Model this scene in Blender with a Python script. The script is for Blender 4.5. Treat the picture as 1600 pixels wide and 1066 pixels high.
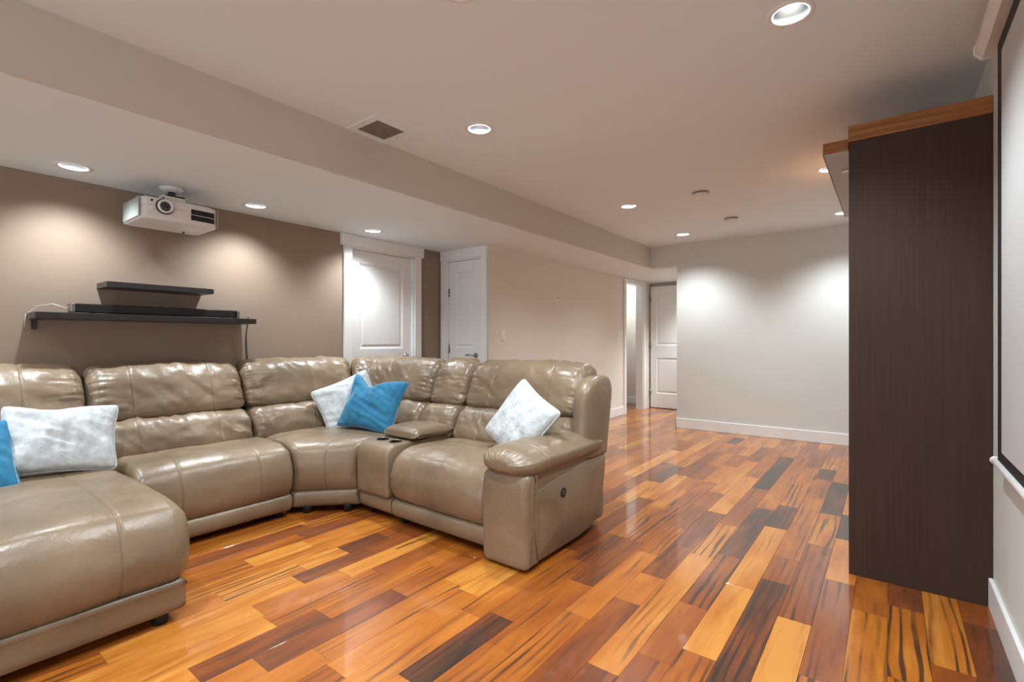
import bpy, bmesh, math, random
from mathutils import Vector, Matrix, noise
random.seed(7)
for o in list(bpy.data.objects): bpy.data.objects.remove(o)
scn = bpy.context.scene
COL = scn.collection
R = math.radians

# ------------------------------------------------------------------ camera, world, exposure
cam = bpy.data.objects.new('camera', bpy.data.cameras.new('camera'))
COL.objects.link(cam)
cam.data.sensor_width = 36.0
cam.data.lens = 769.0 / 1600.0 * 36.0
cam.data.clip_start = 0.02
cam.location = (0, 0, 1.12)
cam.rotation_euler = (R(90), 0, R(37.5))
scn.camera = cam
w = bpy.data.worlds.new('world'); scn.world = w; w.use_nodes = True
w.node_tree.nodes['Background'].inputs['Color'].default_value = (0.92, 0.96, 1.0, 1)
w.node_tree.nodes['Background'].inputs['Strength'].default_value = 1.8
scn.view_settings.view_transform = 'Standard'
scn.view_settings.look = 'None'
scn.view_settings.gamma = 1.0
scn.view_settings.use_curve_mapping = False
scn.view_settings.exposure = 0.2
LIGHT_COL = (0.87, 0.955, 1.0)
WIDE_W, NARROW_W = 66.0, 32.0          # watts of the two beams in each can of the main ceiling
LOW_F = 0.66                           # the smaller lamps of the lowered ceiling

# ------------------------------------------------------------------ dimensions (metres)
ZC, ZL = 2.369, 2.09                   # main ceiling, lowered ceiling
XR, XL = 0.345, -3.90                  # right wall, brown wall
XB = -2.53                             # face of the dropped ceiling
XH = -3.22                             # beige wall
YF, YD2, YE, YN = 6.35, 3.80, 8.12, -3.0

# ------------------------------------------------------------------ materials
def new_mat(name):
    m = bpy.data.materials.new(name); m.use_nodes = True
    return m, m.node_tree.nodes, m.node_tree.links, m.node_tree.nodes['Principled BSDF']

def plain(name, col, rough=0.5, metal=0.0, spec=0.5, bump=0.0, bscale=60.0, var=0.0, vscale=3.0, coat=0.0, sheen=0.0, emit=None, estr=0.0, bdist=0.002):
    m, N, L, b = new_mat(name)
    b.inputs['Base Color'].default_value = (*col, 1)
    b.inputs['Roughness'].default_value = rough
    b.inputs['Metallic'].default_value = metal
    b.inputs['Specular IOR Level'].default_value = spec
    b.inputs['Coat Weight'].default_value = coat
    if sheen:
        b.inputs['Sheen Weight'].default_value = sheen; b.inputs['Sheen Roughness'].default_value = 0.4
    if emit:
        b.inputs['Emission Color'].default_value = (*emit, 1); b.inputs['Emission Strength'].default_value = estr
    if var or bump:
        tc = N.new('ShaderNodeTexCoord')
    if var:
        n = N.new('ShaderNodeTexNoise'); n.inputs['Scale'].default_value = vscale; n.inputs['Detail'].default_value = 3
        L.new(tc.outputs['Object'], n.inputs['Vector'])
        mx = N.new('ShaderNodeMix'); mx.data_type = 'RGBA'
        mx.inputs[6].default_value = (*[c * (1 - var) for c in col], 1)
        mx.inputs[7].default_value = (*[min(1, c * (1 + var)) for c in col], 1)
        L.new(n.outputs['Fac'], mx.inputs[0]); L.new(mx.outputs[2], b.inputs['Base Color'])
    if bump:
        n2 = N.new('ShaderNodeTexNoise'); n2.inputs['Scale'].default_value = bscale; n2.inputs['Detail'].default_value = 4
        L.new(tc.outputs['Object'], n2.inputs['Vector'])
        bp = N.new('ShaderNodeBump'); bp.inputs['Strength'].default_value = bump; bp.inputs['Distance'].default_value = bdist
        L.new(n2.outputs['Fac'], bp.inputs['Height']); L.new(bp.outputs['Normal'], b.inputs['Normal'])
    return m

M = {}
M['brown'] = plain('brown wall paint', (0.300, 0.221, 0.165), 0.75, bump=0.08, bscale=180, var=0.03)
M['beige'] = plain('beige wall paint', (0.745, 0.69, 0.615), 0.75, bump=0.08, bscale=180, var=0.02)
M['far'] = plain('pale grey wall paint', (0.675, 0.685, 0.655), 0.75, bump=0.08, bscale=180, var=0.02)
M['bulk_shaded'] = plain('shaded beige bulkhead', (0.63, 0.585, 0.52), 0.75, bump=0.08, bscale=180)  # darker copy of the wall beige, the bulkhead's shade put into the colour
M['ceil'] = plain('ceiling paint', (0.785, 0.85, 0.885), 0.85, bump=0.06, bscale=160)
M['trim'] = plain('white trim paint', (0.83, 0.83, 0.82), 0.38)
M['door'] = plain('white door paint', (0.82, 0.82, 0.815), 0.42)
M['plate'] = plain('white plastic plate', (0.80, 0.77, 0.72), 0.4)
M['metal'] = plain('brushed nickel', (0.45, 0.44, 0.42), 0.3, metal=1.0)
M['hinge'] = plain('hinge metal', (0.35, 0.34, 0.33), 0.35, metal=1.0)
M['sub'] = plain('dark joint', (0.05, 0.025, 0.012), 0.7)
M['chrome'] = plain('bright reflector', (0.62, 0.63, 0.64), 0.32, metal=1.0)
M['ring'] = plain('white light trim', (0.80, 0.80, 0.79), 0.4)
M['lamp'] = plain('lit lamp', (1, 1, 1), 0.4, emit=(1.0, 0.96, 0.88), estr=3.2)
M['black'] = plain('black plastic', (0.014, 0.014, 0.015), 0.4)
M['gloss_black'] = plain('gloss black', (0.012, 0.013, 0.015), 0.15)
M['shelf'] = plain('black ash shelf', (0.035, 0.033, 0.034), 0.38, bump=0.1, bscale=40)
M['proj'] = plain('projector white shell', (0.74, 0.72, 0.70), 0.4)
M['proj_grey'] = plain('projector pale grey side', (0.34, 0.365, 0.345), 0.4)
M['lens'] = plain('lens glass', (0.015, 0.012, 0.02), 0.05, coat=1.0)
M['screen'] = plain('projection screen', (0.54, 0.545, 0.545), 0.8)
M['canopy'] = plain('canopy grey laminate', (0.42, 0.41, 0.39), 0.5)
M['screen_blk'] = plain('screen black border', (0.012, 0.012, 0.014), 0.6)
M['screen_case'] = plain('screen casing', (0.78, 0.78, 0.77), 0.35)
M['vent_in'] = plain('dusty duct filter', (0.27, 0.24, 0.235), 0.9, bump=0.6, bscale=35, var=0.4, vscale=22, bdist=0.01)
M['foot'] = plain('black sofa foot', (0.01, 0.01, 0.01), 0.6)

def leather():
    m, N, L, b = new_mat('taupe leather')
    tc = N.new('ShaderNodeTexCoord')
    n1 = N.new('ShaderNodeTexNoise'); n1.inputs['Scale'].default_value = 2.6; n1.inputs['Detail'].default_value = 5
    L.new(tc.outputs['Object'], n1.inputs['Vector'])
    rp = N.new('ShaderNodeValToRGB')
    rp.color_ramp.elements[0].position = 0.3; rp.color_ramp.elements[0].color = (0.170, 0.119, 0.075, 1)
    rp.color_ramp.elements[1].position = 0.72; rp.color_ramp.elements[1].color = (0.285, 0.203, 0.129, 1)
    L.new(n1.outputs['Fac'], rp.inputs['Fac']); L.new(rp.outputs['Color'], b.inputs['Base Color'])
    b.inputs['Specular IOR Level'].default_value = 0.55
    n4 = N.new('ShaderNodeTexNoise'); n4.inputs['Scale'].default_value = 9
    L.new(tc.outputs['Object'], n4.inputs['Vector'])
    mr = N.new('ShaderNodeMapRange'); mr.inputs['To Min'].default_value = 0.25; mr.inputs['To Max'].default_value = 0.42
    L.new(n4.outputs['Fac'], mr.inputs['Value']); L.new(mr.outputs['Result'], b.inputs['Roughness'])
    # soft creases, then grain
    n2 = N.new('ShaderNodeTexNoise'); n2.inputs['Scale'].default_value = 8; n2.inputs['Detail'].default_value = 7; n2.inputs['Roughness'].default_value = 0.55; n2.inputs['Distortion'].default_value = 0.3
    L.new(tc.outputs['Object'], n2.inputs['Vector'])
    b1 = N.new('ShaderNodeBump'); b1.inputs['Strength'].default_value = 0.32; b1.inputs['Distance'].default_value = 0.02
    L.new(n2.outputs['Fac'], b1.inputs['Height'])
    v = N.new('ShaderNodeTexVoronoi'); v.inputs['Scale'].default_value = 260
    L.new(tc.outputs['Object'], v.inputs['Vector'])
    b2 = N.new('ShaderNodeBump'); b2.inputs['Strength'].default_value = 0.12; b2.inputs['Distance'].default_value = 0.001
    L.new(v.outputs['Distance'], b2.inputs['Height']); L.new(b1.outputs['Normal'], b2.inputs['Normal'])
    L.new(b2.outputs['Normal'], b.inputs['Normal'])
    return m
M['leather'] = leather()
M['leather_seam'] = plain('leather seam', (0.20, 0.145, 0.09), 0.5)

def fabric(name, c0, c1, scale, bump, dist, sheen, stretch=(1, 1, 1)):
    m, N, L, b = new_mat(name)
    tc = N.new('ShaderNodeTexCoord'); mp = N.new('ShaderNodeMapping'); mp.inputs['Scale'].default_value = stretch
    L.new(tc.outputs['Object'], mp.inputs['Vector'])
    n = N.new('ShaderNodeTexNoise'); n.inputs['Scale'].default_value = scale; n.inputs['Detail'].default_value = 6; n.inputs['Roughness'].default_value = 0.65
    L.new(mp.outputs['Vector'], n.inputs['Vector'])
    rp = N.new('ShaderNodeValToRGB'); rp.color_ramp.elements[0].position = 0.32; rp.color_ramp.elements[1].position = 0.68
    rp.color_ramp.elements[0].color = (*c0, 1); rp.color_ramp.elements[1].color = (*c1, 1)
    L.new(n.outputs['Fac'], rp.inputs['Fac']); L.new(rp.outputs['Color'], b.inputs['Base Color'])
    b.inputs['Roughness'].default_value = 0.85; b.inputs['Sheen Weight'].default_value = sheen; b.inputs['Sheen Roughness'].default_value = 0.35
    b.inputs['Specular IOR Level'].default_value = 0.2
    bp = N.new('ShaderNodeBump'); bp.inputs['Strength'].default_value = bump; bp.inputs['Distance'].default_value = dist
    L.new(n.outputs['Fac'], bp.inputs['Height']); L.new(bp.outputs['Normal'], b.inputs['Normal'])
    return m
M['plush'] = fabric('white plush', (0.48, 0.52, 0.545), (0.67, 0.695, 0.705), 38, 0.7, 0.008, 0.4)
M['velvet'] = fabric('blue velvet', (0.022, 0.155, 0.30), (0.046, 0.235, 0.40), 16, 0.35, 0.006, 0.6)
M['velvet_pipe'] = plain('blue velvet piping', (0.03, 0.17, 0.30), 0.7, sheen=0.3)

def wood_plain(name, c0, c1, axis_scale, rough):
    m, N, L, b = new_mat(name)
    tc = N.new('ShaderNodeTexCoord'); mp = N.new('ShaderNodeMapping'); mp.inputs['Scale'].default_value = axis_scale
    L.new(tc.outputs['Object'], mp.inputs['Vector'])
    n = N.new('ShaderNodeTexNoise'); n.inputs['Scale'].default_value = 1.0; n.inputs['Detail'].default_value = 6; n.inputs['Distortion'].default_value = 0.6
    L.new(mp.outputs['Vector'], n.inputs['Vector'])
    rp = N.new('ShaderNodeValToRGB'); rp.color_ramp.elements[0].position = 0.35; rp.color_ramp.elements[1].position = 0.65
    rp.color_ramp.elements[0].color = (*c0, 1); rp.color_ramp.elements[1].color = (*c1, 1)
    L.new(n.outputs['Fac'], rp.inputs['Fac']); L.new(rp.outputs['Color'], b.inputs['Base Color'])
    b.inputs['Roughness'].default_value = rough; b.inputs['Specular IOR Level'].default_value = 0.3
    return m
M['wenge'] = wood_plain('dark wenge veneer', (0.043, 0.0215, 0.0140), (0.053, 0.0280, 0.0185), (60, 60, 2.0), 0.62)
M['oak'] = wood_plain('warm wood edge', (0.23, 0.085, 0.026), (0.37, 0.155, 0.05), (3, 60, 60), 0.4)
M['oak_long'] = wood_plain('warm wood fascia', (0.20, 0.075, 0.025), (0.33, 0.14, 0.05), (60, 3, 60), 0.4)

def floor_mat():
    """tigerwood: attribute 'plank' = (tone, streak, seed) of the single board"""
    m, N, L, b = new_mat('tigerwood planks')
    at = N.new('ShaderNodeAttribute'); at.attribute_name = 'plank'
    sp = N.new('ShaderNodeSeparateColor'); L.new(at.outputs['Color'], sp.inputs['Color'])
    geo = N.new('ShaderNodeNewGeometry')
    sx = N.new('ShaderNodeSeparateXYZ'); L.new(geo.outputs['Position'], sx.inputs['Vector'])
    mul = N.new('ShaderNodeMath'); mul.operation = 'MULTIPLY'; mul.inputs[1].default_value = 71.0
    L.new(sp.outputs['Blue'], mul.inputs[0])
    def vec(kx, ky):
        a = N.new('ShaderNodeMath'); a.operation = 'MULTIPLY'; a.inputs[1].default_value = kx; L.new(sx.outputs['X'], a.inputs[0])
        c = N.new('ShaderNodeMath'); c.operation = 'MULTIPLY'; c.inputs[1].default_value = ky; L.new(sx.outputs['Y'], c.inputs[0])
        v = N.new('ShaderNodeCombineXYZ'); L.new(a.outputs[0], v.inputs['X']); L.new(c.outputs[0], v.inputs['Y']); L.new(mul.outputs[0], v.inputs['Z'])
        return v
    def tex(v, detail, dist, scale=1.0, rough=0.55):
        n = N.new('ShaderNodeTexNoise'); n.inputs['Scale'].default_value = scale; n.inputs['Detail'].default_value = detail
        n.inputs['Distortion'].default_value = dist; n.inputs['Roughness'].default_value = rough
        L.new(v.outputs[0], n.inputs['Vector']); return n
    def math(op, a, c=None, clamp=False):
        n = N.new('ShaderNodeMath'); n.operation = op; n.use_clamp = clamp
        for i, x in enumerate((a, c)):
            if x is None: continue
            if isinstance(x, (int, float)): n.inputs[i].default_value = x
            else: L.new(x, n.inputs[i])
        return n.outputs[0]
    broad = tex(vec(9, 1.6), 3, 0.8)
    grain = tex(vec(120, 5), 4, 0.3)
    t = math('ADD', sp.outputs['Red'], math('MULTIPLY', math('SUBTRACT', broad.outputs['Fac'], 0.5), 0.80))
    t = math('ADD', t, math('MULTIPLY', math('SUBTRACT', grain.outputs['Fac'], 0.5), 0.22))
    rp = N.new('ShaderNodeValToRGB'); cr = rp.color_ramp
    stops = [(0.0, (0.030, 0.019, 0.014)), (0.16, (0.080, 0.030, 0.015)), (0.34, (0.190, 0.048, 0.013)),
             (0.55, (0.29, 0.076, 0.0110)), (0.78, (0.430, 0.134, 0.0160)), (1.0, (0.57, 0.236, 0.040))]
    cr.elements[0].position, cr.elements[0].color = stops[0][0], (*stops[0][1], 1)
    cr.elements[1].position, cr.elements[1].color = stops[-1][0], (*stops[-1][1], 1)
    for p, c in stops[1:-1]:
        e = cr.elements.new(p); e.color = (*c, 1)
    L.new(t, rp.inputs['Fac'])
    # black tiger streaks, wavy bands along the board
    st = tex(vec(8, 1.0), 2.0, 0.5, rough=0.45)
    ph = math('ADD', math('MULTIPLY', sx.outputs['X'], 170.0), math('MULTIPLY', st.outputs['Fac'], 17.0))
    fine = tex(vec(45, 3.5), 3, 0.3)
    wv = math('ADD', math('SINE', math('ADD', ph, mul.outputs[0])), math('MULTIPLY', math('SUBTRACT', fine.outputs['Fac'], 0.5), 1.6))
    vein = math('MULTIPLY', math('SUBTRACT', wv, 0.25), 1.7, True)
    mask = tex(vec(12, 1.6), 2, 0.4)
    gate = math('MULTIPLY', math('SUBTRACT', math('ADD', mask.outputs['Fac'], math('MULTIPLY', sp.outputs['Green'], 0.30)), 0.60), 4.5, True)
    amt = math('MULTIPLY', math('MULTIPLY', vein, gate), 0.85)
    mx = N.new('ShaderNodeMix'); mx.data_type = 'RGBA'; mx.inputs[7].default_value = (0.032, 0.018, 0.012, 1)
    L.new(amt, mx.inputs[0]); L.new(rp.outputs['Color'], mx.inputs[6]); L.new(mx.outputs[2], b.inputs['Base Color'])
    b.inputs['Roughness'].default_value = 0.28
    b.inputs['Specular IOR Level'].default_value = 0.36
    b.inputs['Coat Weight'].default_value = 0.55; b.inputs['Coat Roughness'].default_value = 0.05
    nb = tex(vec(5, 5), 2, 0.0)
    bp = N.new('ShaderNodeBump'); bp.inputs['Strength'].default_value = 0.10; bp.inputs['Distance'].default_value = 0.01
    L.new(nb.outputs['Fac'], bp.inputs['Height']); L.new(bp.outputs['Normal'], b.inputs['Coat Normal']); L.new(bp.outputs['Normal'], b.inputs['Normal'])
    return m
M['floor'] = floor_mat()

# ------------------------------------------------------------------ object helpers
def mesh_obj(name, verts, faces, mat, parent=None, smooth=False):
    me = bpy.data.meshes.new(name); me.from_pydata([tuple(v) for v in verts], [], faces); me.update()
    return link_mesh(name, me, mat, parent, smooth)

def link_mesh(name, me, mat, parent=None, smooth=False):
    bm = bmesh.new(); bm.from_mesh(me); bmesh.ops.recalc_face_normals(bm, faces=bm.faces); bm.to_mesh(me); bm.free()
    if mat is not None: me.materials.append(M[mat] if isinstance(mat, str) else mat)
    if smooth:
        for p in me.polygons: p.use_smooth = True
    o = bpy.data.objects.new(name, me); COL.objects.link(o)
    if parent: o.parent = parent
    return o

def bm_obj(name, bm, mat, parent=None, smooth=False):
    me = bpy.data.meshes.new(name); bm.to_mesh(me); bm.free()
    return link_mesh(name, me, mat, parent, smooth)

def add_box(bm, a, b, bev=0.0, seg=2):
    """axis-aligned box from corner a to corner b, bevelled"""
    tmp = bmesh.new(); bmesh.ops.create_cube(tmp, size=1.0)
    c = [(a[i] + b[i]) / 2 for i in range(3)]; s = [abs(b[i] - a[i]) for i in range(3)]
    for v in tmp.verts: v.co = Vector((c[0] + v.co.x * s[0], c[1] + v.co.y * s[1], c[2] + v.co.z * s[2]))
    if bev: bmesh.ops.bevel(tmp, geom=list(tmp.edges) , offset=bev, segments=seg, affect='EDGES', profile=0.5)
    me = bpy.data.meshes.new('t'); tmp.to_mesh(me); tmp.free(); bm.from_mesh(me); bpy.data.meshes.remove(me)

def box(name, a, b, mat, parent=None, bev=0.0, seg=2, smooth=False):
    bm = bmesh.new(); add_box(bm, a, b, bev, seg)
    return bm_obj(name, bm, mat, parent, smooth)

def boxes(name, lst, mat, parent=None, bev=0.0):
    bm = bmesh.new()
    for a, b in lst: add_box(bm, a, b, bev)
    return bm_obj(name, bm, mat, parent)

def empty(name, loc=(0, 0, 0)):
    o = bpy.data.objects.new(name, None); COL.objects.link(o); o.location = loc; o.empty_display_size = 0.1
    return o

def tag(o, label, cat, group=None):
    o['label'] = label; o['category'] = cat
    if group: o['group'] = group
    return o

def struct(o, label=None):
    o['kind'] = 'structure'
    if label: o['label'] = label
    return o

def copy_tree(o, parent=None):
    c = o.copy(); COL.objects.link(c); c.parent = parent
    for ch in list(o.children): copy_tree(ch, c)
    return c

def lathe(name, prof, mat, parent=None, seg=32, loc=(0, 0, 0), axis='Z', smooth=True, closed=False):
    """prof: list of (radius, height)"""
    vs, fs = [], []
    n = len(prof)
    for r, h in prof:
        for k in range(seg):
            a = 2 * math.pi * k / seg
            p = (r * math.cos(a), r * math.sin(a), h)
            if axis == 'X': p = (h, r * math.cos(a), r * math.sin(a))
            if axis == 'Y': p = (r * math.cos(a), h, r * math.sin(a))
            vs.append((p[0] + loc[0], p[1] + loc[1], p[2] + loc[2]))
    for i in range(n - 1 + (1 if closed else 0)):
        j = (i + 1) % n
        for k in range(seg):
            k2 = (k + 1) % seg
            fs.append((i * seg + k, i * seg + k2, j * seg + k2, j * seg + k))
    if not closed:
        if prof[0][0] > 1e-6: fs.append(tuple(range(seg)))
        if prof[-1][0] > 1e-6: fs.append(tuple(range((n - 1) * seg, n * seg)))
    return mesh_obj(name, vs, fs, mat, parent, smooth)

def tube(name, pts, r, mat, parent=None, seg=8, closed=False):
    """round tube along a polyline"""
    P = [Vector(p) for p in pts]; vs, fs = [], []
    n = len(P)
    for i in range(n):
        if closed: t = P[(i + 1) % n] - P[i - 1]
        else: t = P[min(i + 1, n - 1)] - P[max(i - 1, 0)]
        t.normalize()
        up = Vector((0, 0, 1)) if abs(t.z) < 0.9 else Vector((1, 0, 0))
        a = t.cross(up).normalized(); b = t.cross(a).normalized()
        for k in range(seg):
            q = 2 * math.pi * k / seg
            vs.append(P[i] + a * (r * math.cos(q)) + b * (r * math.sin(q)))
    m = n if closed else n - 1
    for i in range(m):
        j = (i + 1) % n
        for k in range(seg):
            k2 = (k + 1) % seg
            fs.append((i * seg + k, i * seg + k2, j * seg + k2, j * seg + k))
    if not closed: fs += [tuple(range(seg)), tuple(range((n - 1) * seg, n * seg))]
    return mesh_obj(name, vs, fs, mat, parent, True)

# ------------------------------------------------------------------ the floor: boards
floor = box('floor', (-5.3, YN, -0.06), (XR + 0.1, 8.5, -0.0125), 'sub'); struct(floor)
PW, X0 = 0.1186, -0.2436       # board pitch; right edge of row 0
KNOWN = {}                     # row -> [(y0, y1, tone, streak)]
for k, a, b, t, s in [(-4, 1.6, 2.24, .45, .2), (-4, 2.24, 2.91, .85, .8), (-3, 2.07, 2.63, .7, 1.0), (-3, 2.63, 2.95, .38, .2),
    (-2, 1.85, 2.5, .72, .4), (-2, 2.5, 3.0, .6, .3), (-1, 1.9, 2.74, .5, .6), (-1, 2.74, 3.34, .84, .2), (-1, 3.34, 3.82, .12, .5),
    (0, 1.5, 2.25, 1.0, .1), (0, 2.25, 3.16, .42, .65), (0, 3.16, 3.77, .72, .5), (0, 3.77, 4.65, .10, .4),
    (1, 1.65, 2.56, .25, .8), (1, 2.56, 2.87, .5, .4), (1, 2.87, 3.46, .6, .3), (1, 3.46, 4.1, .72, .4),
    (2, 1.2, 1.8, .6, .8), (2, 1.8, 2.41, .93, .1), (2, 2.41, 3.3, .9, .1), (2, 3.3, 3.78, .16, 1.0), (2, 3.78, 4.4, .7, .8),
    (3, 1.1, 1.68, .5, .6), (3, 1.68, 2.12, .62, .25), (3, 2.12, 2.72, .42, .85), (3, 2.72, 3.63, .2, .2),
    (4, 1.0, 1.52, .3, .9), (4, 1.52, 2.64, .8, .35), (4, 2.64, 3.18, .8, .9), (4, 3.18, 4.1, .5, .3), (4, 4.1, 5.37, .08, .3),
    (5, 1.3, 1.98, .35, .1), (5, 1.98, 2.27, .75, .3), (5, 2.27, 2.7, .35, .7), (5, 2.7, 3.36, .38, .4), (5, 3.36, 4.42, .88, .15),
    (6, 1.15, 1.76, .55, .7), (6, 1.76, 2.5, .7, .3), (6, 2.95, 3.42, .45, .3), (6, 3.42, 3.8, .5, .4), (6, 5.0, 5.74, .45, .8),
    (7, 1.4, 2.0, .62, .35), (7, 2.0, 2.6, .3, .3), (7, 2.6, 3.3, .6, .9), (7, 3.3, 4.05, .55, .5), (8, 1.08, 1.56, .15, .7), (8, 1.56, 2.2, .6, .5), (8, 4.08, 4.58, .35, .3),
    (9, .9, 1.5, .8, .3), (9, 5.7, 6.12, .15, .5), (10, .96, 1.62, .75, .5), (10, 1.62, 1.95, .97, .1), (11, .98, 1.64, .74, .4), (12, .82, 1.43, .3, .12), (12, 1.43, 1.9, .55, .5),
    (12, 3.84, 4.46, .92, .15), (11, 4.46, 5.1, .8, .2), (10, 3.2, 3.8, .8, .2), (13, .66, 1.13, .33, .1), (13, 1.13, 1.7, .66, .4), (14, .2, .97, .93, .2), (14, .97, 1.5, .62, .5),
    (15, .3, .98, .88, .25), (15, .98, 1.39, .72, .2), (15, 1.39, 1.72, .95, .1), (16, .5, 1.22, .85, .3), (16, 1.22, 1.62, .35, .8),
    (17, .4, .93, .76, .2), (17, .93, 1.3, .85, .95), (17, 1.54, 1.8, .25, .6), (18, .8, 1.5, .78, .6), (19, 1.16, 1.47, .92, .15), (19, 1.47, 1.9, .75, .3), (20, .9, 1.5, .6, .4), (21, .9, 1.6, .4, .5)]:
    KNOWN.setdefault(k, []).append((a, b, t, s))
rf = random.Random(21)
planks = []
for k in range(-5, 43):
    x1 = X0 - PW * k; x0 = x1 - PW
    x0c, x1c = max(x0, -5.2), min(x1, XR)
    if x1c - x0c < 0.01: continue
    ymin = -0.6 if k < 36 else 6.9
    kn = sorted(KNOWN.get(k, []))
    y = ymin + rf.uniform(-0.6, 0.0)
    segs = []
    def fill(y, end):
        while y < end - 1e-6:
            l = rf.choice((0.42, 0.55, 0.62, 0.75, 0.9, 1.05)) * rf.uniform(0.92, 1.08)
            y2 = y + l
            if end - y2 < 0.3: y2 = end
            t = rf.choice((0.36, 0.46, 0.54, 0.60, 0.64, 0.68, 0.72, 0.76, 0.82, 0.90)) + rf.uniform(-.04, .04)
            if rf.random() < 0.04: t = 0.2
            segs.append((y, y2, t, rf.choice((.1, .2, .35, .5, .7, .9)))); y = y2
        return end
    for a, b, t, s in kn:
        if a > y + 1e-6: fill(y, a)
        segs.append((max(a, y) if a < y else a, b, t, s)); y = b
    fill(y, 8.45)
    for a, b, t, s in segs:
        planks.append((x0c, x1c, a, b, t, s, rf.random()))

TH = R(37.5)
def cam_vis(p):
    x, y, _, z = p[0], p[1], 0, p[2] - 1.12
    d = -x * math.sin(TH) + y * math.cos(TH)
    if d < 0.15: return None
    return 800 + 769 * (x * math.cos(TH) + y * math.sin(TH)) / d, 533 - 769 * z / d
def plank_px(p):
    """rough area in view, hidden boards count nothing"""
    x0, x1, a, b = p[:4]
    if x1 < -3.0 and b < 2.9 : return 0
    if x0 > -3.0 and x1 < -1.4 and a > 1.95 and b < 3.0: return 0
    if x1 < -2.3 and b < 0.75: return 0
    if x0 > -2.2 and a > YF: return 0
    if x1 < XH and b > 3.0 and b < 6.8: return 0
    n = 0; q = []
    for f in (0.02, 0.25, 0.5, 0.75, 0.98):
        s = cam_vis(((x0 + x1) / 2, a + (b - a) * f, 0))
        if s and 0 <= s[0] <= 1600 and 0 <= s[1] <= 1066 and not (s[0] > 1326 and a > 2.9): n += 1
        q.append(s)
    if n == 0 or q[2] is None: return 0
    d = -(x0 + x1) / 2 * math.sin(TH) + (a + b) / 2 * math.cos(TH)
    return n / 5 * (b - a) / max(d, 0.3) ** 3
planks.sort(key=plank_px, reverse=True)
GAP, CH = 0.0004, 0.0003
def plank_geo(x0, x1, a, b):
    x0 += GAP; x1 -= GAP; a += GAP; b -= GAP
    z = 0.0
    v = [(x0, a, -0.012), (x1, a, -0.012), (x1, b, -0.012), (x0, b, -0.012),
         (x0, a, z - CH), (x1, a, z - CH), (x1, b, z - CH), (x0, b, z - CH),
         (x0 + CH, a + CH, z), (x1 - CH, a + CH, z), (x1 - CH, b - CH, z), (x0 + CH, b - CH, z)]
    f = [(0, 1, 5, 4), (1, 2, 6, 5), (2, 3, 7, 6), (3, 0, 4, 7), (4, 5, 9, 8), (5, 6, 10, 9), (6, 7, 11, 10), (7, 4, 8, 11), (8, 9, 10, 11)]
    return v, f
NP = 300
for p in planks[:NP]:
    v, f = plank_geo(*p[:4])
    cx, cy = (p[0] + p[1]) / 2, (p[2] + p[3]) / 2
    me = bpy.data.meshes.new('plank'); me.from_pydata([(q[0] - cx, q[1] - cy, q[2]) for q in v], [], f)
    at = me.attributes.new('plank', 'FLOAT_COLOR', 'POINT')
    for i in range(len(v)): at.data[i].color = (p[4], p[5], p[6], 1)
    me.materials.append(M['floor'])
    o = bpy.data.objects.new('plank', me); COL.objects.link(o); o.location = (cx, cy, 0); o.parent = floor
V, F, C = [], [], []
for p in planks[NP:]:
    v, f = plank_geo(*p[:4]); n = len(V)
    V += v; F += [tuple(i + n for i in q) for q in f]; C += [(p[4], p[5], p[6], 1)] * len(v)
me = bpy.data.meshes.new('more_planks'); me.from_pydata(V, [], F)
at = me.attributes.new('plank', 'FLOAT_COLOR', 'POINT')
for i, c in enumerate(C): at.data[i].color = c
me.materials.append(M['floor'])
o = bpy.data.objects.new('more_planks', me); COL.objects.link(o); o.parent = floor; o['kind'] = 'stuff'

# ------------------------------------------------------------------ walls
T = 0.12
D1 = (2.67, 3.42)              # door 1 opening along Y (brown wall)
D2 = (-3.80, -3.31)            # door 2 opening along X (closet wall)
D3 = (7.06, 7.74)              # hall doorway along Y (beige wall)
DH = 1.985                     # door opening height under the low ceiling
struct(boxes('wall_left', [((XL - T, YN, 0), (XL, D1[0], ZL)), ((XL - T, D1[1], 0), (XL, YD2 + T, ZL)), ((XL - T, D1[0], DH), (XL, D1[1], ZL)),
    ((XL - T - .03, D1[0] - .1, 0), (XL - T, D1[1] + .1, ZL))], 'brown'))
struct(boxes('wall_closet', [((XL, YD2, 0), (D2[0], YD2 + T, ZL)), ((D2[1], YD2, 0), (XH, YD2 + T, ZL)), ((D2[0], YD2, DH), (D2[1], YD2 + T, ZL)),
    ((XL, YD2 + T, 0), (XH - T, YD2 + T + .03, ZL))], 'beige'))
struct(boxes('wall_beige', [((XH - T, YD2 + T, 0), (XH, D3[0], ZL)), ((XH - T, D3[1], 0), (XH, YE, ZL)), ((XH - T, D3[0], DH + .05), (XH, D3[1], ZL))], 'beige'))
struct(boxes('wall_far', [((-2.185, YF, 0), (XR + T, YF + T, ZC)), ((XB - .02, YF, ZL), (-2.185, YF + T, ZC))], 'far'))
struct(box('wall_right', (XR, YN, 0), (XR + T, YF, ZC), 'far'))
struct(box('wall_hall_end', (XH - T, YE, 0), (-0.8, YE + T, ZL), 'beige'))
struct(box('wall_hall_right', (-0.92, YF + T, 0), (-0.8, YE, ZL), 'beige'))
struct(boxes('wall_side_room', [((-5.2, 8.3, 0), (XH - T, 8.42, ZL)), ((-5.3, 6.5, 0), (-5.2, 8.42, ZL)), ((-5.2, 6.5, 0), (XH - T, 6.6, ZL))], 'beige'))
struct(box('wall_bulkhead', (XB - 0.02, YN, ZL + 0.002), (XB, YF, ZC), 'bulk_shaded'))

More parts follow.
